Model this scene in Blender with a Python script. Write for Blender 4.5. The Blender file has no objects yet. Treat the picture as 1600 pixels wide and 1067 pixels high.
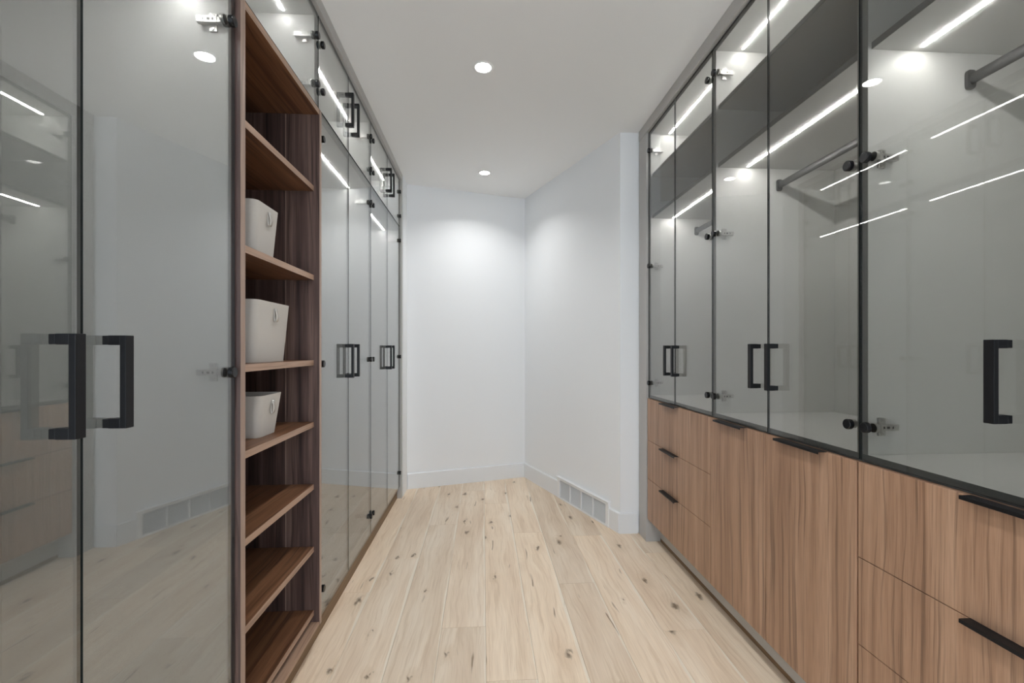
import bpy, bmesh, math, random
from mathutils import Vector, Matrix

random.seed(7)
scene = bpy.context.scene
COL = scene.collection

# ------------------------------------------------------------------ camera
YAW = math.atan(45 / 711.1)
CAM_H = 1.26
cam_data = bpy.data.cameras.new('camera')
cam_data.lens = 16.0
cam_data.sensor_width = 36.0
cam_data.sensor_fit = 'HORIZONTAL'
cam_data.shift_y = 11.5 / 1600
cam_data.clip_start = 0.02
cam = bpy.data.objects.new('camera', cam_data)
cam.location = (0, 0, CAM_H)
cam.rotation_euler = (math.pi / 2, 0, -YAW)
COL.objects.link(cam)
scene.camera = cam

# ------------------------------------------------------------------ world, light levels, exposure
world = bpy.data.worlds.new('daylight')
scene.world = world
world.use_nodes = True
bg = world.node_tree.nodes['Background']
bg.inputs[0].default_value = (0.80, 0.90, 1.0, 1)
bg.inputs[1].default_value = 4.5
LED_STRENGTH = 108.0
LAMP_STRENGTH = 25.0     # glow of the downlight lens
LAMP_WATTS = 4.4        # light each downlight throws
vs = scene.view_settings
vs.view_transform = 'Standard'
vs.look = 'None'
vs.exposure = 0.17
vs.gamma = 1.0
vs.use_curve_mapping = False
scene.cycles.max_bounces = 14
scene.cycles.diffuse_bounces = 7
scene.cycles.glossy_bounces = 5
scene.cycles.transparent_max_bounces = 32
scene.cycles.caustics_reflective = False

# ------------------------------------------------------------------ material helpers
def new_mat(name):
    m = bpy.data.materials.new(name)
    m.use_nodes = True
    nt = m.node_tree
    b = nt.nodes['Principled BSDF']
    return m, nt, b

def link(nt, a, b):
    nt.links.new(a, b)

def math_node(nt, op, a, b=None, c=None):
    n = nt.nodes.new('ShaderNodeMath')
    n.operation = op
    for i, v in enumerate((a, b, c)):
        if v is None:
            continue
        if isinstance(v, (int, float)):
            n.inputs[i].default_value = v
        else:
            link(nt, v, n.inputs[i])
    return n.outputs[0]

def noise(nt, vec, scale, detail=3, rough=0.5, dist=0.0):
    n = nt.nodes.new('ShaderNodeTexNoise')
    n.inputs['Scale'].default_value = scale
    n.inputs['Detail'].default_value = detail
    n.inputs['Roughness'].default_value = rough
    n.inputs['Distortion'].default_value = dist
    link(nt, vec, n.inputs['Vector'])
    return n.outputs['Fac']

def ramp(nt, fac, stops):
    n = nt.nodes.new('ShaderNodeValToRGB')
    els = n.color_ramp.elements
    while len(els) < len(stops):
        els.new(0.5)
    for e, (p, c) in zip(els, stops):
        e.position = p
        e.color = (*c, 1) if len(c) == 3 else c
    link(nt, fac, n.inputs[0])
    return n.outputs[0]

def mixc(nt, fac, a, b, mode='MIX'):
    n = nt.nodes.new('ShaderNodeMix')
    n.data_type = 'RGBA'
    n.blend_type = mode
    ins = n.inputs
    if isinstance(fac, (int, float)):
        ins[0].default_value = fac
    else:
        link(nt, fac, ins[0])
    for s, v in ((ins[6], a), (ins[7], b)):
        if isinstance(v, tuple):
            s.default_value = (*v, 1)
        else:
            link(nt, v, s)
    return n.outputs[2]

def combine(nt, x, y, z):
    n = nt.nodes.new('ShaderNodeCombineXYZ')
    for i, v in enumerate((x, y, z)):
        if isinstance(v, (int, float)):
            n.inputs[i].default_value = v
        else:
            link(nt, v, n.inputs[i])
    return n.outputs[0]

def bump(nt, bsdf, height, strength=0.1, dist=0.002):
    n = nt.nodes.new('ShaderNodeBump')
    n.inputs['Strength'].default_value = strength
    n.inputs['Distance'].default_value = dist
    link(nt, height, n.inputs['Height'])
    link(nt, n.outputs[0], bsdf.inputs['Normal'])

def position(nt):
    g = nt.nodes.new('ShaderNodeNewGeometry')
    s = nt.nodes.new('ShaderNodeSeparateXYZ')
    link(nt, g.outputs['Position'], s.inputs[0])
    return s.outputs[0], s.outputs[1], s.outputs[2]

def plain(name, col, rough=0.5, metal=0.0, tex=0.0, tex_scale=60, coat=0.0, spec=0.5):
    m, nt, b = new_mat(name)
    b.inputs['Roughness'].default_value = rough
    b.inputs['Metallic'].default_value = metal
    b.inputs['Coat Weight'].default_value = coat
    b.inputs['Specular IOR Level'].default_value = spec
    x, y, z = position(nt)
    n = noise(nt, combine(nt, x, y, z), tex_scale, 4)
    d = tuple(c * (1 - tex) for c in col)
    link(nt, mixc(nt, n, d, col), b.inputs['Base Color'])
    if tex:
        bump(nt, b, n, 0.06, 0.0006)
    return m

def emit(name, col, strength):
    m, nt, b = new_mat(name)
    b.inputs['Base Color'].default_value = (0.8, 0.8, 0.8, 1)
    b.inputs['Emission Color'].default_value = (*col, 1)
    b.inputs['Emission Strength'].default_value = strength
    return m

def glass_mat(name, tint, f0):
    """tinted pane: mirror reflection by Schlick's law over a tinted see-through body"""
    m = bpy.data.materials.new(name)
    m.use_nodes = True
    nt = m.node_tree
    nt.nodes.clear()
    out = nt.nodes.new('ShaderNodeOutputMaterial')
    lw = nt.nodes.new('ShaderNodeLayerWeight')
    lw.inputs['Blend'].default_value = 0.5
    p5 = math_node(nt, 'POWER', lw.outputs['Facing'], 5.0)
    f = math_node(nt, 'MULTIPLY_ADD', p5, 1 - f0, f0)
    tr = nt.nodes.new('ShaderNodeBsdfTransparent')
    tr.inputs[0].default_value = (*tint, 1)
    gl = nt.nodes.new('ShaderNodeBsdfGlossy')
    gl.inputs['Roughness'].default_value = 0.0
    gl.inputs['Color'].default_value = (0.97, 0.98, 0.98, 1)
    mx = nt.nodes.new('ShaderNodeMixShader')
    link(nt, f, mx.inputs[0])
    link(nt, tr.outputs[0], mx.inputs[1])
    link(nt, gl.outputs[0], mx.inputs[2])
    link(nt, mx.outputs[0], out.inputs[0])
    return m

def walnut(name, grain, dark, mid, light, rough=0.45, seed=0.0, lined=0.55):
    """grain 'Z' (upright) or 'Y' (along the shelf)"""
    m, nt, b = new_mat(name)
    x, y, z = position(nt)
    if grain == 'Z':
        across, along = math_node(nt, 'ADD', x, y), z
    else:
        across, along = math_node(nt, 'ADD', x, z), y
    across = math_node(nt, 'ADD', across, seed)
    wob = noise(nt, combine(nt, math_node(nt, 'MULTIPLY', across, 4.0), math_node(nt, 'MULTIPLY', along, 1.6), seed), 1.0, 2)
    aw = math_node(nt, 'MULTIPLY_ADD', wob, 0.07, across)
    bands = noise(nt, combine(nt, math_node(nt, 'MULTIPLY', across, 1.0), math_node(nt, 'MULTIPLY', along, 0.03), 0.0), 24, 3, 0.65)
    rings = noise(nt, combine(nt, aw, math_node(nt, 'MULTIPLY', along, 0.014), 3.0), 85, 3, 0.6)
    fine = noise(nt, combine(nt, across, math_node(nt, 'MULTIPLY', along, 0.02), 7.0), 420, 2, 0.6)
    c1 = ramp(nt, bands, [(0.30, dark), (0.50, mid), (0.72, light)])
    lines = ramp(nt, rings, [(0.36, (0.42, 0.40, 0.40)), (0.47, (1, 1, 1)), (0.62, (1, 1, 1)), (0.72, (1.22, 1.2, 1.18))])
    c2 = mixc(nt, lined, c1, lines, 'MULTIPLY')
    fl = ramp(nt, fine, [(0.32, (0.72, 0.70, 0.69)), (0.55, (1.05, 1.05, 1.05))])
    c3 = mixc(nt, 0.6, c2, fl, 'MULTIPLY')
    link(nt, c3, b.inputs['Base Color'])
    b.inputs['Roughness'].default_value = rough
    bump(nt, b, fine, 0.08, 0.0006)
    return m

def oak_planks(name):
    m, nt, b = new_mat(name)
    x, y, z = position(nt)
    oi = nt.nodes.new('ShaderNodeObjectInfo')
    rnd = oi.outputs['Random']
    off = math_node(nt, 'MULTIPLY', rnd, 37.0)
    xs = math_node(nt, 'ADD', x, off)
    ys = math_node(nt, 'ADD', y, off)
    wob = noise(nt, combine(nt, math_node(nt, 'MULTIPLY', xs, 7.0), math_node(nt, 'MULTIPLY', ys, 2.0), off), 1.0, 3)
    xw = math_node(nt, 'MULTIPLY_ADD', wob, 0.10, xs)
    # knots: sparse cells
    vor = nt.nodes.new('ShaderNodeTexVoronoi')
    vor.feature = 'F1'
    vor.voronoi_dimensions = '2D'
    vor.inputs['Scale'].default_value = 1.0
    wv = noise(nt, combine(nt, math_node(nt, 'MULTIPLY', xs, 45.0), math_node(nt, 'MULTIPLY', ys, 22.0), 0.0), 1.0, 3)
    kx = math_node(nt, 'MULTIPLY_ADD', wv, 0.26, math_node(nt, 'MULTIPLY', xs, 5.6))
    ky = math_node(nt, 'MULTIPLY_ADD', wv, 0.30, math_node(nt, 'MULTIPLY', ys, 2.7))
    link(nt, combine(nt, kx, ky, off), vor.inputs['Vector'])
    vd = vor.outputs['Distance']
    sepc = nt.nodes.new('ShaderNodeSeparateColor')
    link(nt, vor.outputs['Color'], sepc.inputs[0])
    on = math_node(nt, 'GREATER_THAN', sepc.outputs[0], 0.42)
    size = math_node(nt, 'MULTIPLY_ADD', sepc.outputs[1], 0.085, 0.03)
    kd = math_node(nt, 'DIVIDE', vd, size)
    core = math_node(nt, 'MULTIPLY', ramp(nt, kd, [(0.25, (1, 1, 1)), (1.0, (0, 0, 0))]), on)
    halo = math_node(nt, 'MULTIPLY', ramp(nt, math_node(nt, 'MULTIPLY', kd, 0.28), [(0.0, (1, 1, 1)), (1.0, (0, 0, 0))]), on)
    # grain bends round the knots
    xg = math_node(nt, 'MULTIPLY_ADD', halo, 0.02, xw)
    broad = noise(nt, combine(nt, xg, math_node(nt, 'MULTIPLY', ys, 0.10), 1.0), 9, 3, 0.55)
    rings = noise(nt, combine(nt, xg, math_node(nt, 'MULTIPLY', ys, 0.03), 2.0), 75, 3, 0.6)
    fine = noise(nt, combine(nt, xs, math_node(nt, 'MULTIPLY', ys, 0.025), 5.0), 260, 2)
    c = ramp(nt, broad, [(0.30, (0.74, 0.59, 0.445)), (0.5, (0.82, 0.68, 0.53)), (0.70, (0.88, 0.76, 0.62))])
    tone = ramp(nt, rnd, [(0.0, (0.90, 0.90, 0.90)), (0.5, (1.0, 0.99, 0.98)), (1.0, (1.06, 1.05, 1.03))])
    c = mixc(nt, 1.0, c, tone, 'MULTIPLY')
    rl = ramp(nt, rings, [(0.34, (0.86, 0.82, 0.77)), (0.50, (1, 1, 1)), (0.60, (1, 1, 1)), (0.70, (1.06, 1.06, 1.06))])
    c = mixc(nt, 0.8, c, rl, 'MULTIPLY')
    fr = ramp(nt, fine, [(0.3, (0.88, 0.86, 0.84)), (0.6, (1.02, 1.02, 1.02))])
    c = mixc(nt, 0.6, c, fr, 'MULTIPLY')
    # bevel highlight painted pale along one edge of some boards
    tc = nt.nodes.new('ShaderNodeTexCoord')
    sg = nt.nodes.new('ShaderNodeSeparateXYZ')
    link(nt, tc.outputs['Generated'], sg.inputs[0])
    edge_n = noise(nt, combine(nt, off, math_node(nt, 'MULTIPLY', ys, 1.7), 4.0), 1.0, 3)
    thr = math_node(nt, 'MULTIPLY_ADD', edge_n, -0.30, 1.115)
    edge_glint = math_node(nt, 'MULTIPLY', math_node(nt, 'GREATER_THAN', sg.outputs[0], thr), 0.7)
    c = mixc(nt, edge_glint, c, (0.86, 0.78, 0.66))
    # thin dark checks
    chk = noise(nt, combine(nt, xg, math_node(nt, 'MULTIPLY', ys, 0.07), 11.0), 42, 2, 0.4)
    chk_zone = noise(nt, combine(nt, xs, ys, 13.0), 3.2, 2)
    ck = math_node(nt, 'MULTIPLY', ramp(nt, chk, [(0.285, (1, 1, 1)), (0.31, (0, 0, 0))]),
                   ramp(nt, chk_zone, [(0.50, (0, 0, 0)), (0.60, (1, 1, 1))]))
    c = mixc(nt, math_node(nt, 'MULTIPLY', halo, 0.30), c, (0.50, 0.36, 0.22))
    c = mixc(nt, math_node(nt, 'MULTIPLY', ck, 0.75), c, (0.20, 0.13, 0.07))
    c = mixc(nt, math_node(nt, 'MULTIPLY', core, 0.85), c, (0.13, 0.085, 0.05))
    link(nt, c, b.inputs['Base Color'])
    b.inputs['Roughness'].default_value = 0.48
    b.inputs['Specular IOR Level'].default_value = 0.35
    bump(nt, b, rings, 0.10, 0.0008)
    return m

M = {}
M['wall'] = plain('wall_paint', (0.83, 0.845, 0.86), 0.75, tex=0.015, tex_scale=300)
M['ceiling'] = plain('ceiling_paint', (0.88, 0.88, 0.87), 0.85, tex=0.015, tex_scale=300)
M['baseboard'] = plain('baseboard_paint', (0.78, 0.80, 0.82), 0.35, tex=0.01)
M['vent'] = plain('vent_paint', (0.82, 0.83, 0.84), 0.35, tex=0.01)
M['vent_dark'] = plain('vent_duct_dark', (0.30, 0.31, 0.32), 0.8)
M['trim'] = plain('taupe_grey_laminate', (0.47, 0.455, 0.435), 0.4, tex=0.05, tex_scale=25)
M['carcass'] = plain('pale_grey_melamine', (0.74, 0.74, 0.73), 0.45, tex=0.02, tex_scale=120)
M['counter'] = plain('white_countertop', (0.80, 0.80, 0.79), 0.3, tex=0.02, tex_scale=200)
M['kick'] = plain('grey_toe_kick', (0.50, 0.48, 0.45), 0.4, tex=0.04, tex_scale=30)
M['black'] = plain('matte_black_metal', (0.008, 0.008, 0.009), 0.42, spec=0.22)
M['gloss_black'] = plain('gloss_black_cap', (0.006, 0.006, 0.007), 0.15, spec=0.3)
M['nickel'] = plain('nickel_plated_steel', (0.55, 0.545, 0.53), 0.33, metal=1.0)
M['slot'] = plain('screw_slot_dark', (0.05, 0.05, 0.05), 0.5, metal=0.6)
M['rod'] = plain('dark_grey_rod', (0.07, 0.07, 0.072), 0.4, metal=0.4)
M['edge'] = plain('dark_glass_edge', (0.016, 0.019, 0.019), 0.25, spec=0.25)
M['glass'] = glass_mat('grey_tinted_glass', (0.725, 0.722, 0.705), 0.06)
M['mirror_glass'] = glass_mat('grey_half_mirrored_glass', (0.72, 0.724, 0.714), 0.18)
M['mid_grey'] = plain('mid_grey_edge_band', (0.36, 0.365, 0.36), 0.45)
M['graphite'] = plain('graphite_edge_band', (0.19, 0.195, 0.195), 0.45)
M['bin'] = plain('warm_grey_felted_leather', (0.52, 0.49, 0.45), 0.6, tex=0.05, tex_scale=180)
M['leather'] = plain('pale_grey_leather', (0.50, 0.47, 0.43), 0.5, tex=0.06, tex_scale=220)
M['brown'] = walnut('brown_kick_wood', 'Y', (0.16, 0.095, 0.045), (0.22, 0.135, 0.07), (0.27, 0.17, 0.09), 0.55)
M['front'] = walnut('walnut_front_veneer', 'Z', (0.285, 0.158, 0.095), (0.385, 0.228, 0.143), (0.475, 0.300, 0.198), 0.42, seed=3.1, lined=0.7)
M['walnut_v'] = walnut('dark_walnut_upright', 'Z', (0.036, 0.021, 0.020), (0.090, 0.054, 0.046), (0.190, 0.122, 0.100), 0.40, seed=9.7, lined=0.85)
M['walnut_h'] = walnut('dark_walnut_shelf', 'Y', (0.090, 0.037, 0.017), (0.170, 0.078, 0.038), (0.260, 0.132, 0.070), 0.40, seed=5.3, lined=0.9)
M['edgeband'] = walnut('light_walnut_edge', 'Y', (0.30, 0.185, 0.125), (0.38, 0.245, 0.170), (0.47, 0.315, 0.23), 0.42, seed=1.9)
M['edgeband_v'] = walnut('light_walnut_upright_edge', 'Z', (0.28, 0.19, 0.145), (0.36, 0.255, 0.20), (0.45, 0.33, 0.265), 0.42, seed=2.9)
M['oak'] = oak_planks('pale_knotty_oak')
M['subfloor'] = plain('dark_subfloor', (0.25, 0.18, 0.12), 0.8)
M['led'] = emit('led_strip_light', (1.0, 1.0, 0.99), LED_STRENGTH)
M['lamp'] = emit('downlight_lens', (1.0, 0.985, 0.955), LAMP_STRENGTH)
M['white'] = plain('white_lamp_ring', (0.85, 0.85, 0.84), 0.4)

# ------------------------------------------------------------------ geometry helpers
WL = {}          # world position of every object's origin

class MB:
    """collects solids, in world coordinates, for ONE mesh object"""
    def __init__(s):
        s.v, s.f, s.mi = [], [], []
    def quad_solid(s, low, high, mi=0, rim=None):
        n = len(low); b = len(s.v)
        s.v += [Vector(p) for p in low] + [Vector(p) for p in high]
        s.f.append([b + i for i in reversed(range(n))]); s.mi.append(mi)
        s.f.append([b + n + i for i in range(n)]); s.mi.append(mi)
        for i in range(n):
            j = (i + 1) % n
            s.f.append([b + i, b + j, b + n + j, b + n + i]); s.mi.append(mi if rim is None else rim)
        return s
    def box(s, x0, x1, y0, y1, z0, z1, mi=0, rim_axis=None, rim=1):
        if x0 > x1: x0, x1 = x1, x0
        if y0 > y1: y0, y1 = y1, y0
        if z0 > z1: z0, z1 = z1, z0
        if rim_axis == 'X':
            low = [(x0, y0, z0), (x0, y1, z0), (x0, y1, z1), (x0, y0, z1)]
            hi = [(x1, p[1], p[2]) for p in low]
            return s.quad_solid(low, hi, mi, rim)
        low = [(x0, y0, z0), (x1, y0, z0), (x1, y1, z0), (x0, y1, z0)]
        hi = [(p[0], p[1], z1) for p in low]
        return s.quad_solid(low, hi, mi)
    def prism_z(s, poly, z0, z1, mi=0):
        return s.quad_solid([(x, y, z0) for x, y in poly], [(x, y, z1) for x, y in poly], mi)
    def cyl(s, c, axis, r, h, n=24, mi=0, r2=None):
        """cylinder from c along axis ('X','Y','Z') for length h (may be negative)"""
        r2 = r if r2 is None else r2
        low, hi = [], []
        for i in range(n):
            a = 2 * math.pi * i / n
            u, w = math.cos(a), math.sin(a)
            for lst, rr, t in ((low, r, 0), (hi, r2, h)):
                if axis == 'X': lst.append((c[0] + t, c[1] + u * rr, c[2] + w * rr))
                elif axis == 'Y': lst.append((c[0] + u * rr, c[1] + t, c[2] + w * rr))
                else: lst.append((c[0] + u * rr, c[1] + w * rr, c[2] + t))
        return s.quad_solid(low, hi, mi)
    def build(s, name, mats, parent=None, bevel=0.0, smooth=False, origin=None):
        bm = bmesh.new()
        vs_ = [bm.verts.new(p) for p in s.v]
        for f, mi in zip(s.f, s.mi):
            try:
                fc = bm.faces.new([vs_[i] for i in f]); fc.material_index = mi
            except ValueError:
                pass
        bmesh.ops.recalc_face_normals(bm, faces=bm.faces)
        if bevel:
            es = [e for e in bm.edges if len(e.link_faces) == 2 and e.calc_face_angle(0) > 0.6]
            bmesh.ops.bevel(bm, geom=es, offset=bevel, segments=2, affect='EDGES', profile=0.6)
        lo = Vector([min(v.co[i] for v in bm.verts) for i in range(3)])
        hi = Vector([max(v.co[i] for v in bm.verts) for i in range(3)])
        c = Vector(origin) if origin is not None else (lo + hi) / 2
        bmesh.ops.translate(bm, vec=-c, verts=bm.verts)
        me = bpy.data.meshes.new(name)
        bm.to_mesh(me); bm.free()
        for m in (mats if isinstance(mats, (list, tuple)) else [mats]):
            me.materials.append(M[m])
        if smooth:
            for p in me.polygons: p.use_smooth = True
        return place(name, me, c, parent)

def place(name, me, loc, parent=None):
    o = bpy.data.objects.new(name, me)
    COL.objects.link(o)
    loc = Vector(loc)
    WL[o.name] = loc
    if parent is not None:
        o.parent = parent
        o.location = loc - WL[parent.name]
    else:
        o.location = loc
    return o

def box(name, mat, parent, *b, bevel=0.0):
    return MB().box(*b).build(name, mat, parent, bevel)

def tag(o, label, cat, group=None):
    o['label'] = label; o['category'] = cat
    if group: o['group'] = group
    return o

def struct(o, label=None):
    o['kind'] = 'structure'
    if label:
        o['label'] = label
    return o

def thing(name, label, cat, loc, group=None):
    o = bpy.data.objects.new(name, None)
    o.empty_display_size = 0.05
    COL.objects.link(o)
    o.location = loc
    WL[o.name] = Vector(loc)
    return tag(o, label, cat, group)

# ------------------------------------------------------------------ dimensions read off the photograph (metres)
CEIL = 2.74
XR, XL = 1.075, -0.70            # front faces of the glass, right and left runs
WALL_R, WALL_L = 1.70, -1.34
Y0, Y1 = -1.5, 4.75              # room ends
A = (-0.68, 4.145); B = (0.41, 4.475); Cc = (0.935, 3.06); D = (1.70, 3.06)

# ------------------------------------------------------------------ room shell
floor = struct(box('floor', 'subfloor', None, WALL_L - 0.1, WALL_R + 0.1, Y0, Y1, -0.12, -0.012), 'pale knotty oak plank floor')
ceiling = struct(box('ceiling', 'ceiling', None, WALL_L - 0.1, WALL_R + 0.1, Y0, Y1, CEIL, CEIL + 0.1), 'smooth white flat ceiling')

PW = 0.1975
def ymax_at(xa, xb):
    back = 4.145 + (xb + 0.68) * (B[1] - A[1]) / (B[0] - A[0])
    ang = B[1] - (xa - B[0]) * (B[1] - Cc[1]) / (Cc[0] - B[0])
    return min(max(back, 4.1), 4.50, max(ang, 3.075)) + 0.012
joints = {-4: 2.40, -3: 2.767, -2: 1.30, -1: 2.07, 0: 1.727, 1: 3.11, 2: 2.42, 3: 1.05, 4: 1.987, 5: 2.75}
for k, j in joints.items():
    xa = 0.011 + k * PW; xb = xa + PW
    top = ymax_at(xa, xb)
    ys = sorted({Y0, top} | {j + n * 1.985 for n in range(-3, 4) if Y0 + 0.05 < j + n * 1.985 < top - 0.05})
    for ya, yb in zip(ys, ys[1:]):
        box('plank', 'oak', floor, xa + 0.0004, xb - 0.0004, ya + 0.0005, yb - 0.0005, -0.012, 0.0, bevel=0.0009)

def wall_poly(name, pts, z0=-0.012, z1=CEIL, mat='wall', label=None):
    return struct(MB().prism_z(pts, z0, z1).build(name, mat), label)

wall_poly('wall_left', [(WALL_L - 0.1, Y0), (WALL_L, Y0), (WALL_L, 3.931), (WALL_L - 0.1, 3.931)])
wall_poly('wall_left_return', [(WALL_L - 0.1, 3.932), (-0.682, 3.932), (-0.682, 4.144), (WALL_L - 0.1, 3.95)], label='narrow white wall end beside the last glass doors')
wall_poly('wall_right', [(WALL_R, Y0), (WALL_R + 0.1, Y0), (WALL_R + 0.1, 3.05), (WALL_R, 3.05)])
dx, dy = B[0] - A[0], B[1] - A[1]; L = math.hypot(dx, dy); nx, ny = -dy / L * 0.1, dx / L * 0.1
P0 = (A[0] - dx / L * 0.72, A[1] - dy / L * 0.72)
wall_poly('wall_back', [P0, B, (B[0] + nx, B[1] + ny + 0.06), (P0[0] + nx, P0[1] + ny)], label='white far wall set at a slight angle')
dx, dy = Cc[0] - B[0], Cc[1] - B[1]; L = math.hypot(dx, dy)
ux, uy = dx / L, dy / L
nx, ny = -uy, ux                  # points away from the room
if nx < 0: nx, ny = -nx, -ny
wall_poly('wall_angled', [B, Cc, (Cc[0] + 0.12, Cc[1] + 0.001), (B[0] + nx * 0.1 + 0.03, B[1] + ny * 0.1 + 0.02)], label='white slanting wall with a vent at its foot')
wall_poly('wall_return', [(Cc[0] + 0.0005, 3.06), (WALL_R + 0.1, 3.06), (WALL_R + 0.1, 3.16), (Cc[0] + 0.122, 3.16)], label='narrow white wall end beside the wardrobes')
# end wall behind the camera with a wide doorway
wb = MB()
wb.box(WALL_L - 0.1, -0.65, Y0 - 0.1, Y0, -0.012, CEIL)
wb.box(1.05, WALL_R + 0.1, Y0 - 0.1, Y0, -0.012, CEIL)
wb.box(-0.65, 1.05, Y0 - 0.1, Y0, 2.35, CEIL)
struct(wb.build('wall_front', 'wall'))

# baseboards
BH, BT = 0.139, 0.014
def baseboard(name, p, q, h=BH):
    d = Vector((q[0] - p[0], q[1] - p[1])).normalized()
    n = Vector((d[1], -d[0]))       # towards the room
    pts_lo = [(p[0], p[1]), (q[0], q[1])]
    mb = MB()
    prof = [(0, 0), (BT, 0), (BT, h - 0.006), (BT - 0.004, h), (0, h)]
    lo = [(p[0] + n[0] * a, p[1] + n[1] * a, z) for a, z in prof]
    hi = [(q[0] + n[0] * a, q[1] + n[1] * a, z) for a, z in prof]
    mb.quad_solid(lo, hi)
    return struct(mb.build(name, 'baseboard'))
baseboard('baseboard_back', A, (B[0] - 0.004, B[1] - 0.002))
vp0 = Vector(B) + Vector((ux, uy)) * 0.677      # vent span on the slanting wall
vp1 = Vector(B) + Vector((ux, uy)) * 1.400
baseboard('baseboard_angled', (B[0] + ux * 0.008, B[1] + uy * 0.008), vp0)
baseboard('baseboard_corner', vp1, Cc)
rb = MB().box(Cc[0] - 0.008, 1.056, 3.06 - BT, 3.06, 0, BH - 0.005)
rb.box(Cc[0] - 0.006, 1.056, 3.06 - BT + 0.004, 3.06, BH - 0.005, BH)
struct(rb.build('baseboard_return', 'baseboard'))

# vent register at the foot of the slanting wall
rn = Vector((uy, -ux))
if rn[0] > 0: rn = -rn            # towards the room
VH = 0.178
def on_wall(t, out, z):
    p = vp0 + Vector((ux, uy)) * t + rn * out
    return (p[0], p[1], z)
def wbox(mb, t0, t1, o0, o1, z0, z1, mi=0):
    lo = [on_wall(t0, o0, z0), on_wall(t1, o0, z0), on_wall(t1, o1, z0), on_wall(t0, o1, z0)]
    hi = [(p[0], p[1], z1) for p in lo]
    return mb.quad_solid(lo, hi, mi)
VL = (vp1 - vp0).length
vent = thing('wall_vent', 'long white louvred vent register at the foot of the slanting wall', 'vent', on_wall(VL / 2, 0, 0.0))
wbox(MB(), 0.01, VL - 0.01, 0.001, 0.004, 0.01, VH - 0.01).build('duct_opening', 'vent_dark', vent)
fr = MB()
wbox(fr, 0, VL, 0.002, 0.020, 0.001, 0.016); wbox(fr, 0, 0.035, 0.002, 0.018, 0.016, VH - 0.02)
wbox(fr, VL - 0.035, VL, 0.002, 0.018, 0.016, VH - 0.02); wbox(fr, 0, VL, 0.002, 0.022, VH - 0.02, VH)
wbox(fr, -0.004, VL + 0.004, 0.002, 0.028, VH + 0.0003, VH + 0.004)
fr.build('frame', 'vent', vent, bevel=0.001)
for i in (1, 2, 3):
    t = 0.035 + (VL - 0.07) * i / 4
    wbox(MB(), t - 0.006, t + 0.006, 0.004, 0.0165, 0.016, VH - 0.02).build('divider', 'vent', vent)
nl = 13
for i in range(nl):
    z = 0.021 + (VH - 0.046) * i / (nl - 1)
    mb = MB()
    lo = [on_wall(0.035, 0.005, z + 0.0022), on_wall(0.035, 0.015, z - 0.0022), on_wall(0.035, 0.015, z - 0.0006), on_wall(0.035, 0.005, z + 0.0038)]
    hi = [on_wall(VL - 0.035, 0.005, z + 0.0022), on_wall(VL - 0.035, 0.015, z - 0.0022), on_wall(VL - 0.035, 0.015, z - 0.0006), on_wall(VL - 0.035, 0.005, z + 0.0038)]
    mb.quad_solid(lo, hi).build('louver', 'vent', vent)

# ------------------------------------------------------------------ taupe frames round the cabinet runs
struct(box('trim_1', 'trim', None, 1.060, 1.10, 0.36, 3.045, 2.672, CEIL - 0.001, bevel=0.0015), 'taupe band between the drawer-side wardrobes and the ceiling')
struct(box('trim_2', 'trim', None, 1.062, 1.66, 2.912, 3.044, 0, 2.671, bevel=0.0015), 'taupe upright panel at the end of the drawer-side run')
struct(box('trim_3', 'trim', None, -0.685, -0.73, 0.36, 4.135, 2.686, CEIL - 0.001, bevel=0.0015), 'taupe band over the small upper glass doors')
struct(box('trim_4', 'trim', None, -0.686, -1.30, 3.886, 3.930, 0, 2.685, bevel=0.0015), 'taupe upright panel beside the white wall end')

# ------------------------------------------------------------------ hardware meshes shared by all doors (made once, local coordinates)
def handle_mesh(side):
    """black C-shaped pull; side +1: aisle lies towards -X (right run), -1: towards +X"""
    s = -side
    mb = MB(); w, h, p = 0.010, 0.086, 0.042
    mb.box(s * (p - 0.011), s * p, -w, w, -h, h)
    for z0, z1 in ((-h, -h + 0.018), (h - 0.018, h)):
        mb.box(s * 0.0105, s * (p - 0.0105), -w, w, z0, z1)
        mb.box(s * 0.0, s * 0.010, -w + 0.0006, w - 0.0006, z0 + 0.0006, z1 - 0.0006)
    return mb
def knob_mesh(side):
    s = -side
    mb = MB()
    mb.cyl((0, 0, 0), 'X', 0.0075, s * 0.004, 16)
    mb.cyl((s * 0.003, 0, 0), 'X', 0.0150, s * 0.011, 28)
    mb.cyl((s * 0.014, 0, 0), 'X', 0.0150, s * 0.0018, 28, 0, 0.0132)
    return mb
def hinge_mesh(side, facing):
    """nickel concealed hinge; x runs into the cabinet, y=0 on the side panel, facing = direction away from the panel"""
    s, q = side, facing
    mb = MB()
    mb.cyl((0.0, q * 0.020, 0), 'X', 0.013, s * 0.010, 20)                  # cup boss behind the glass
    mb.box(s * 0.009, s * 0.030, q * 0.010, q * 0.018, -0.007, 0.007)       # link
    mb.box(s * 0.024, s * 0.078, q * 0.006, q * 0.019, -0.0085, 0.0085)     # arm
    mb.box(s * 0.030, s * 0.050, 0, q * 0.006, -0.025, 0.025)               # mounting plate
    mb.cyl((s * 0.040, q * 0.006, 0.0185), 'Y', 0.0045, q * 0.002, 12)
    mb.cyl((s * 0.040, q * 0.006, -0.0185), 'Y', 0.0045, q * 0.002, 12)
    for xx, wdt in ((0.034, 0.003), (0.046, 0.0045), (0.060, 0.0025)):
        mb.box(s * (xx - wdt), s * (xx + wdt), q * 0.0190, q * 0.0194, -0.0035, 0.0035, 1)
    for zz in (0.0185, -0.0185):
        mb.box(s * 0.0375, s * 0.0425, q * 0.008, q * 0.0083, zz - 0.0008, zz + 0.0008, 1)
    return mb
TEMPL = {}
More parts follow.
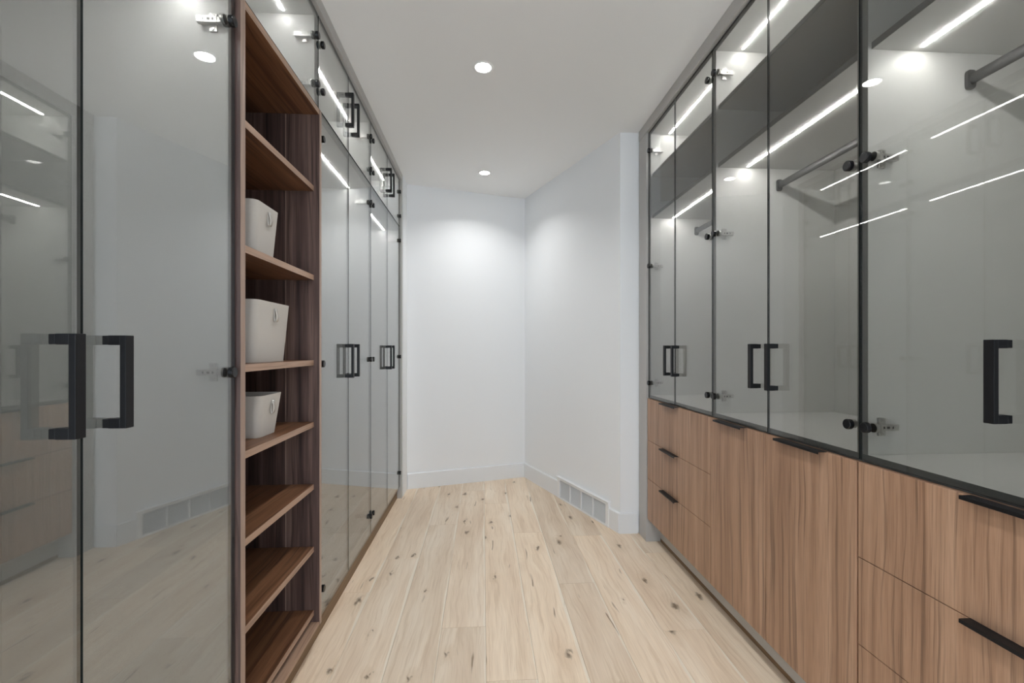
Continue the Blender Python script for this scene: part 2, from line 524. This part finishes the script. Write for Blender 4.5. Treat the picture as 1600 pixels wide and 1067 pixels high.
def template(key, mb, mats, bevel=0.0):
    o = mb.build('hinge_template', mats, None, bevel, origin=(0, 0, 0))
    me = o.data; me.name = key
    bpy.data.objects.remove(o)
    TEMPL[key] = me
for sd in (1, -1):
    template(('handle%d' % sd), handle_mesh(sd), 'black', 0.0010)
    template(('knob%d' % sd), knob_mesh(sd), 'gloss_black', 0.0006)
    for fc in (1, -1):
        template(('hinge%d%d' % (sd, fc)), hinge_mesh(sd, fc), ['nickel', 'slot'], 0.0004)

G = 0.0026                      # half the gap between doors
def glass_door(unit, side, ya, yb, za, zb, hinge_at, hinge_z, handle_z, handle_y=None):
    """hinge_at: 'lo' or 'hi' edge in Y; one 6 mm pane with its handle, caps and hinges as sub-parts"""
    xf = XR if side > 0 else XL
    xb = xf + side * 0.006
    d = MB().box(xf, xb, ya + G, yb - G, za, zb, 0, 'X', 1).build('glass_door', ['glass' if side > 0 else 'mirror_glass', 'edge'], unit)
    yh = ya + 0.030 if hinge_at == 'lo' else yb - 0.030
    panel = ya + 0.018 if hinge_at == 'lo' else yb - 0.018
    fc = 1 if hinge_at == 'lo' else -1
    for z in hinge_z:
        place('hinge_cap', TEMPL['knob%d' % side], (xf, yh, z), d)
        place('hinge', TEMPL['hinge%d%d' % (side, fc)], (xb + side * 0.0005, panel, z), d)
    if handle_z is not None:
        y = handle_y if handle_y is not None else (yb - 0.052 if hinge_at == 'lo' else ya + 0.052)
        place('handle', TEMPL['handle%d' % side], (xf, y, handle_z), d)
    return d

# ------------------------------------------------------------------ right run: glass wardrobes on a countertop over walnut bases
RY = [0.397, 0.817, 1.237, 1.658, 2.077, 2.499, 2.907]
XF, XB = 1.084, 1.664           # carcass front edge, back
T = 0.018
r_lab = {0: 'grey glass wardrobe above the wide drawers that border the cupboard doors',
         1: 'grey glass wardrobe standing over the pair of walnut cupboard doors',
         2: 'grey glass wardrobe with narrow doors next to the taupe end panel'}
for u in range(3):
    ya, ym, yb = RY[2 * u], RY[2 * u + 1], RY[2 * u + 2]
    w = thing('glass_wardrobe', r_lab[u], 'wardrobe', ((XF + XB) / 2, (ya + yb) / 2, 0.960), 'glass wardrobes above the walnut drawers')
    e = 0.0006
    for p0, p1 in ((ya + e, ya + T), (yb - T, yb - e)):
        sp = box('side_panel', 'carcass', w, XF + 0.001, XB, p0, p1, 0.9605, 2.650)
        box('edge_band', 'mid_grey', sp, XF, XF + 0.001, p0, p1, 0.9605, 2.650)
    tpn = box('top_panel', 'carcass', w, XF + 0.001, XB, ya + e, yb - e, 2.650, 2.668)
    box('edge_band', 'graphite', tpn, XF, XF + 0.001, ya + e, yb - e, 2.650, 2.668)
    box('back_panel', 'carcass', w, XB + 0.0005, XB + 0.012, ya + e, yb - e, 0.9605, 2.668)
    for z0, z1 in ((2.377, 2.395), (2.106, 2.126)):
        sp = box('shelf', 'carcass', w, XF + 0.012, XB, ya + T, yb - T, z0, z1)
        box('edge_band', 'graphite', sp, XF + 0.011, XF + 0.012, ya + T, yb - T, z0, z1)
    box('led_strip', 'led', w, 1.198, 1.206, ya + T + 0.022, yb - T - 0.022, 2.6475, 2.650)
    box('led_strip', 'led', w, 1.222, 1.230, ya + T + 0.022, yb - T - 0.022, 2.1035, 2.106)
    rod = MB()
    n = 20
    def oval(y): return [(1.388 + 0.0075 * math.cos(2 * math.pi * i / n), y, 2.028 + 0.0160 * math.sin(2 * math.pi * i / n)) for i in range(n)]
    rod.quad_solid(oval(ya + T + 0.008), oval(yb - T - 0.008))
    ro = rod.build('hanging_rod', 'rod', w, smooth=False)
    for y, s in ((ya + T, 1), (yb - T, -1)):
        fl = MB()
        pts = [(1.388 + 0.0125 * math.copysign(min(1, abs(math.cos(t)) * 1.3), math.cos(t)), 2.028 + 0.026 * math.copysign(min(1, abs(math.sin(t)) * 1.15), math.sin(t))) for t in [2 * math.pi * i / 24 for i in range(24)]]
        fl.quad_solid([(px, y, pz) for px, pz in pts], [(px, y + s * 0.010, pz) for px, pz in pts])
        fl.build('rod_socket', 'rod', ro)
    hz = (1.040, 1.795, 2.540)
    glass_door(w, 1, ya, ym, 0.944, 2.666, 'lo', hz, 1.193)
    glass_door(w, 1, ym, yb, 0.944, 2.666, 'hi', hz, 1.193)

ct = box('countertop', 'counter', None, XF + 0.001, XB + 0.02, RY[0], 2.9105, 0.942, 0.960)
box('edge_band', 'graphite', ct, XF, XF + 0.001, RY[0], 2.9105, 0.942, 0.960)
tag(ct, 'long white countertop slab running behind the tinted glass', 'countertop')

FX = 1.067                      # drawer and door fronts
BZ0, BZ1 = 0.155, 0.939
def edge_pull(front, y0, y1, z, along_top=True):
    mb = MB()
    mb.box(FX - 0.026, FX + 0.004, y0, y1, z - 0.0005, z + 0.0015)
    mb.box(FX - 0.026, FX - 0.024, y0, y1, z - 0.007, z - 0.0005)
    return mb.build('edge_pull', 'black', front, bevel=0.0003)
def base_body(unit, ya, yb):
    e = 0.0006
    mb = MB()
    mb.box(FX + 0.0205, XB, ya + e, ya + T, BZ0, 0.9415)
    mb.box(FX + 0.0205, XB, yb - T, yb - e, BZ0, 0.9415)
    mb.box(FX + 0.0205, XB, ya + T, yb - T, BZ0, BZ0 + T)
    mb.box(XB - 0.010, XB, ya + T, yb - T, BZ0 + T, 0.9415)
    mb.box(FX + 0.0205, FX + 0.10, ya + T, yb - T, 0.9235, 0.9415)
    return mb.build('body', 'graphite', unit)
def drawers(name, label, ya, yb, pa, pb):
    c = thing(name, label, 'drawers', ((FX + XB) / 2, (ya + yb) / 2, BZ0), 'walnut base units under the countertop')
    base_body(c, ya, yb)
    zs = [BZ0, 0.420, 0.668, BZ1]
    for i in range(3):
        z0, z1 = zs[i] + (0.0012 if i else 0), zs[i + 1] - (0.0015 if i == 2 else 0.0012)
        f = MB().box(FX, FX + 0.019, ya + 0.0012, yb - 0.0050, z0, z1).build('drawer_front', 'front', c, bevel=0.0006)
        edge_pull(f, pa, pb, z1 + 0.0002)
    return c
drawers('drawer_unit', 'walnut unit of three drawers with grain running up, beside the taupe end panel', RY[4], 2.905, 2.430, 2.645)
drawers('drawer_unit', 'walnut unit of three wide drawers divided by a dark upright gap from the cupboard', RY[0], RY[2], 0.70, 0.935)
cb = thing('base_cabinet', 'walnut cupboard with two tall plain doors between the two drawer units', 'cabinet', ((FX + XB) / 2, (RY[2] + RY[4]) / 2, BZ0), 'walnut base units under the countertop')
base_body(cb, RY[2], RY[4])
for ya, yb, pa, pb in ((RY[2], RY[3], 1.356, 1.578), (RY[3], RY[4], 1.790, 2.008)):
    f = MB().box(FX, FX + 0.019, ya + 0.0025, yb - 0.0012, BZ0, BZ1 - 0.0015).build('door', 'front', cb, bevel=0.0006)
    edge_pull(f, pa, pb, BZ1 - 0.0013)

kick = thing('toe_kick', 'grey recessed toe kick with brown strip painted as shadow gap under walnut drawers', 'toe kick', (1.16, 1.65, 0))
box('kick_board', 'kick', kick, 1.155, 1.171, RY[0], 2.9105, 0.024, 0.1545)
box('shadow_gap_strip', 'brown', kick, 1.157, 1.169, RY[0], 2.9105, 0.0005, 0.024)  # brown strip stands in for the shaded gap below the kick board

# ------------------------------------------------------------------ left run
LXF, LXB = -0.709, -1.300
def left_box(name, mat, parent, y0, y1, z0, z1, xf=LXF, xb=LXB, **k):
    return box(name, mat, parent, xb, xf, y0, y1, z0, z1, **k)
LY = [0.385, 0.841, 1.334]       # near pair
LW = (1.337, 1.982)              # walnut open shelving
LY2 = [1.985, 2.420, 2.893]
LY3 = [2.893, 3.385, 3.884]
def left_wardrobe(label, ya, ym, yb):
    w = thing('tall_glass_wardrobe', label, 'wardrobe', ((LXF + LXB) / 2, (ya + yb) / 2, 0.10), 'tall glass wardrobes either side of the walnut shelving')
    e = 0.0006
    for p0, p1 in ((ya + e, ya + T), (yb - T, yb - e)):
        sp = left_box('side_panel', 'carcass', w, p0, p1, 0.102, 2.250, xf=LXF - 0.001)
        left_box('edge_band', 'mid_grey', sp, p0, p1, 0.102, 2.250, xb=LXF - 0.001)
    left_box('bottom_panel', 'carcass', w, ya + T, yb - T, 0.102, 0.120)
    tpn = left_box('top_panel', 'carcass', w, ya + e, yb - e, 2.250, 2.267, xf=LXF - 0.001)
    left_box('edge_band', 'graphite', tpn, ya + e, yb - e, 2.250, 2.267, xb=LXF - 0.001)
    box('back_panel', 'carcass', w, LXB - 0.012, LXB - 0.0005, ya + e, yb - e, 0.102, 2.267)
    box('led_strip', 'led', w, -0.829, -0.821, ya + T + 0.022, yb - T - 0.022, 2.2475, 2.250)
    hz = (0.225, 1.195, 2.165)
    glass_door(w, -1, ya, ym, 0.104, 2.279, 'lo', hz, 1.199)
    glass_door(w, -1, ym, yb, 0.104, 2.279, 'hi', hz, 1.199)
    return w
def left_upper(label, ya, ym, yb):
    w = thing('upper_cabinet', label, 'cabinet', ((LXF + LXB) / 2, (ya + yb) / 2, 2.268), 'small glass cabinets under the ceiling band')
    e = 0.0006
    for p0, p1 in ((ya + e, ya + T), (yb - T, yb - e)):
        sp = left_box('side_panel', 'carcass', w, p0, p1, 2.286, 2.664, xf=LXF - 0.001)
        left_box('edge_band', 'mid_grey', sp, p0, p1, 2.286, 2.664, xb=LXF - 0.001)
    bpn = left_box('bottom_panel', 'carcass', w, ya + e, yb - e, 2.268, 2.286, xf=LXF - 0.001)
    left_box('edge_band', 'graphite', bpn, ya + e, yb - e, 2.268, 2.286, xb=LXF - 0.001)
    left_box('top_panel', 'carcass', w, ya + e, yb - e, 2.664, 2.682)
    box('back_panel', 'carcass', w, LXB - 0.012, LXB - 0.0005, ya + e, yb - e, 2.268, 2.682)
    box('led_strip', 'led', w, -0.831, -0.823, ya + T + 0.022, yb - T - 0.022, 2.6615, 2.664)
    hz = (2.370, 2.572)
    if ym is None:
        glass_door(w, -1, ya, yb, 2.287, 2.680, 'hi', hz, 2.476)
    else:
        glass_door(w, -1, ya, ym, 2.287, 2.680, 'lo', hz, 2.476)
        glass_door(w, -1, ym, yb, 2.287, 2.680, 'hi', hz, 2.476)
    return w
left_wardrobe('tall grey glass wardrobe before the walnut shelving, its pane mirroring the floor vent', *LY)
left_wardrobe('tall grey glass wardrobe right beyond the walnut shelving with the bins', *LY2)
left_wardrobe('tall narrow-looking glass wardrobe beside the white wall end', *LY3)
left_upper('small glass cabinet over the tall wardrobe in front of the walnut shelving', *LY)
left_upper('small glass cabinet with single door directly above the walnut shelving', LW[0], None, LW[1])
left_upper('small glass cabinet with two black handles just past the walnut shelving', *LY2)
left_upper('small glass cabinet with two black handles beside the white wall end', *LY3)

# walnut open shelving
WX = -0.686                      # front edges of its uprights
shelf_u = thing('open_shelving', 'tall dark walnut open shelving unit holding three grey bins', 'shelving', ((WX + LXB) / 2, sum(LW) / 2, 0.10))
for a, b in ((LW[0], LW[0] + 0.024), (LW[1] - 0.022, LW[1])):
    up = box('upright', 'walnut_v', shelf_u, LXB, WX - 0.0012, a, b, 0.100, 2.2665)
    box('edge_band', 'edgeband_v', up, WX - 0.0012, WX, a, b, 0.100, 2.2665)
ia, ib = LW[0] + 0.0245, LW[1] - 0.0225
box('back_panel', 'walnut_v', shelf_u, LXB - 0.012, LXB - 0.0005, LW[0], LW[1], 0.100, 2.2665)
tp = box('top_panel', 'walnut_h', shelf_u, LXB, WX - 0.003, ia, ib, 2.244, 2.2665)
box('edge_band', 'edgeband', tp, WX - 0.003, WX - 0.0018, ia, ib, 2.244, 2.2665)
SZ = [1.944, 1.570, 1.213, 0.954, 0.692, 0.430, 0.163]
for z in SZ:
    sh = box('shelf', 'walnut_h', shelf_u, LXB, -0.7108, ia, ib, z - 0.022, z)
    box('edge_band', 'edgeband', sh, -0.7108, -0.7096, ia, ib, z - 0.022, z)
rl = box('bottom_rail', 'edgeband', shelf_u, -0.726, WX - 0.001, ia, ib, 0.100, 0.114, bevel=0.001)
box('seam_strip', 'edgeband_v', shelf_u, -0.8255, -0.8225, ib - 0.0008, ib + 0.0002, 0.165, 2.243)
for z in SZ[3:]:
    for xx in (-0.74, -1.05):
        mb = MB().box(xx - 0.008, xx + 0.008, ib - 0.016, ib - 0.0005, z - 0.0265, z - 0.0225)
        mb.cyl((xx, ib - 0.010, z - 0.031), 'Z', 0.005, 0.005, 12)
        mb.build('shelf_support', 'slot', shelf_u)

lk = box('toe_kick', 'brown', None, -0.742, -0.724, LY[0], 3.8855, 0.0005, 0.0995)
tag(lk, 'brown recessed toe kick board under the tall glass doors and walnut shelving', 'toe kick')

# storage bins
def storage_bin(label, y0, y1, xfront, depth, z0, h, taper):
    """open tapering bin with rounded corners, a thin wall and a looped leather tab"""
    cx, cy = xfront - depth / 2, (y0 + y1) / 2
    root = thing('storage_bin', label, 'bin', (cx, cy, z0), 'grey bins on the walnut shelving')
    hx, hy = depth / 2, (y1 - y0) / 2
    def ring(ix, iy, r, z, n=6):
        pts = []
        for qx, qy, a0 in ((1, 1, 0), (-1, 1, 90), (-1, -1, 180), (1, -1, 270)):
            for i in range(n + 1):
                a = math.radians(a0 + 90 * i / n)
                pts.append((cx + qx * (ix - r) + r * math.cos(a), cy + qy * (iy - r) + r * math.sin(a), z))
        return pts
    rows = []
    steps = 6
    for i in range(steps + 1):
        t = i / steps
        k = taper * (1 - t)
        rows.append(ring(hx - k, hy - k, 0.024, z0 + 0.0005 + h * t))
    w = 0.004
    for i in range(steps, 0, -1):
        t = i / steps
        k = taper * (1 - t) + w
        rows.append(ring(hx - k, hy - k, 0.021, z0 + 0.0005 + h * t))
    rows.append(ring(hx - taper - w, hy - taper - w, 0.021, z0 + 0.006))
    mb = MB()
    n = len(rows[0])
    for r_ in rows: mb.v += [Vector(p) for p in r_]
    for a in range(len(rows) - 1):
        for i in range(n):
            j = (i + 1) % n
            mb.f.append([a * n + i, a * n + j, (a + 1) * n + j, (a + 1) * n + i]); mb.mi.append(0)
    mb.f.append([i for i in reversed(range(n))]); mb.mi.append(0)
    last = (len(rows) - 1) * n
    mb.f.append([last + i for i in range(n)]); mb.mi.append(0)
    body = mb.build('body', 'bin', root)
    for p in body.data.polygons: p.use_smooth = len(p.vertices) == 4
    m = body.modifiers.new('edges', 'EDGE_SPLIT'); m.split_angle = math.radians(40)
    # leather loop: a teardrop strap hanging from a rivet
    zt = z0 + h - 0.026
    def face_x(z):
        t = (z - z0) / h
        return xfront - taper * (1 - t)
    mb = MB()
    prof = [(0.001, 0.006), (0.001, -0.010), (0.002, -0.030), (0.0045, -0.040), (0.0085, -0.042), (0.0125, -0.036), (0.0130, -0.022), (0.0080, -0.006), (0.0045, 0.006)]
    th = 0.0016
    wd = [0.0075, 0.0080, 0.0085, 0.0085, 0.0085, 0.0085, 0.0085, 0.0080, 0.0075]
    q = []
    for i, (o, z) in enumerate(prof):
        p0 = Vector(prof[max(i - 1, 0)]); p1 = Vector(prof[min(i + 1, len(prof) - 1)])
        d = (p1 - p0).normalized(); nrm = Vector((-d[1], d[0])) * th
        for oo, zz in ((o, z), (o + nrm[0], z + nrm[1])):
            for s in (-1, 1):
                q.append(Vector((face_x(zt + zz) + max(oo, 0.0006), cy + s * wd[i], zt + zz)))
    mb.v = q
    for i in range(len(prof) - 1):
        b0, b1 = i * 4, i * 4 + 4
        for a, c in ((0, 1), (1, 3), (3, 2), (2, 0)):
            mb.f.append([b0 + a, b0 + c, b1 + c, b1 + a]); mb.mi.append(0)
    mb.f.append([0, 1, 3, 2]); mb.mi.append(0)
    e = (len(prof) - 1) * 4
    mb.f.append([e, e + 2, e + 3, e + 1]); mb.mi.append(0)
    tab = mb.build('leather_tab', 'leather', root)
    for p in tab.data.polygons: p.use_smooth = True
    MB().cyl((face_x(zt) + 0.0052, cy, zt + 0.001), 'X', 0.0042, 0.0022, 14, 0, 0.003).build('rivet', 'nickel', tab)
    return root
storage_bin('tapering grey bin with leather tab on the highest filled walnut shelf', 1.553, 1.731, -0.748, 0.30, SZ[1], 0.186, 0.013)
storage_bin('largest tapering grey bin with leather tab, on the middle filled walnut shelf', 1.556, 1.826, -0.748, 0.36, SZ[2], 0.212, 0.015)
storage_bin('short grey bin with open top on the lowest filled walnut shelf', 1.585, 1.758, -0.748, 0.28, SZ[3], 0.145, 0.017)

# ------------------------------------------------------------------ recessed downlights
def downlight(label, x, y):
    d = thing('ceiling_downlight', label, 'downlight', (x, y, CEIL), 'recessed downlights along the ceiling')
    n = 40
    mb = MB()
    prof = [(0.054, 0.0), (0.0535, -0.003), (0.048, -0.0045), (0.041, -0.003), (0.040, -0.0002)]
    for r, z in prof:
        mb.v += [Vector((x + r * math.cos(2 * math.pi * i / n), y + r * math.sin(2 * math.pi * i / n), CEIL + z)) for i in range(n)]
    for a in range(len(prof) - 1):
        for i in range(n):
            j = (i + 1) % n
            mb.f.append([a * n + i, a * n + j, (a + 1) * n + j, (a + 1) * n + i]); mb.mi.append(0)
    mb.build('trim_ring', 'white', d, smooth=True)
    MB().cyl((x, y, CEIL - 0.0022), 'Z', 0.0398, 0.0018, n).build('lens', 'lamp', d)
    ld = bpy.data.lights.new('downlight_beam', 'AREA')
    ld.shape = 'DISK'; ld.size = 0.075; ld.energy = LAMP_WATTS
    ld.spread = math.radians(128); ld.color = (1.0, 0.995, 0.985)
    lo = bpy.data.objects.new('downlight_beam', ld)
    COL.objects.link(lo)
    lo.parent = d; lo.location = (0, 0, -0.004)
downlight('round white downlight deeper in the room, close to the angled far wall', 0.012, 3.832)
downlight('round white downlight over the floor between walnut shelving and cupboard doors', 0.0, 2.397)
downlight('unseen added downlight out over the entrance end of the aisle', 0.0, 0.962)  # out of view, added to bring more light into the room
downlight('unseen added downlight by the doorway end wall', 0.0, -0.475)  # likewise unseen, added for light from the doorway end
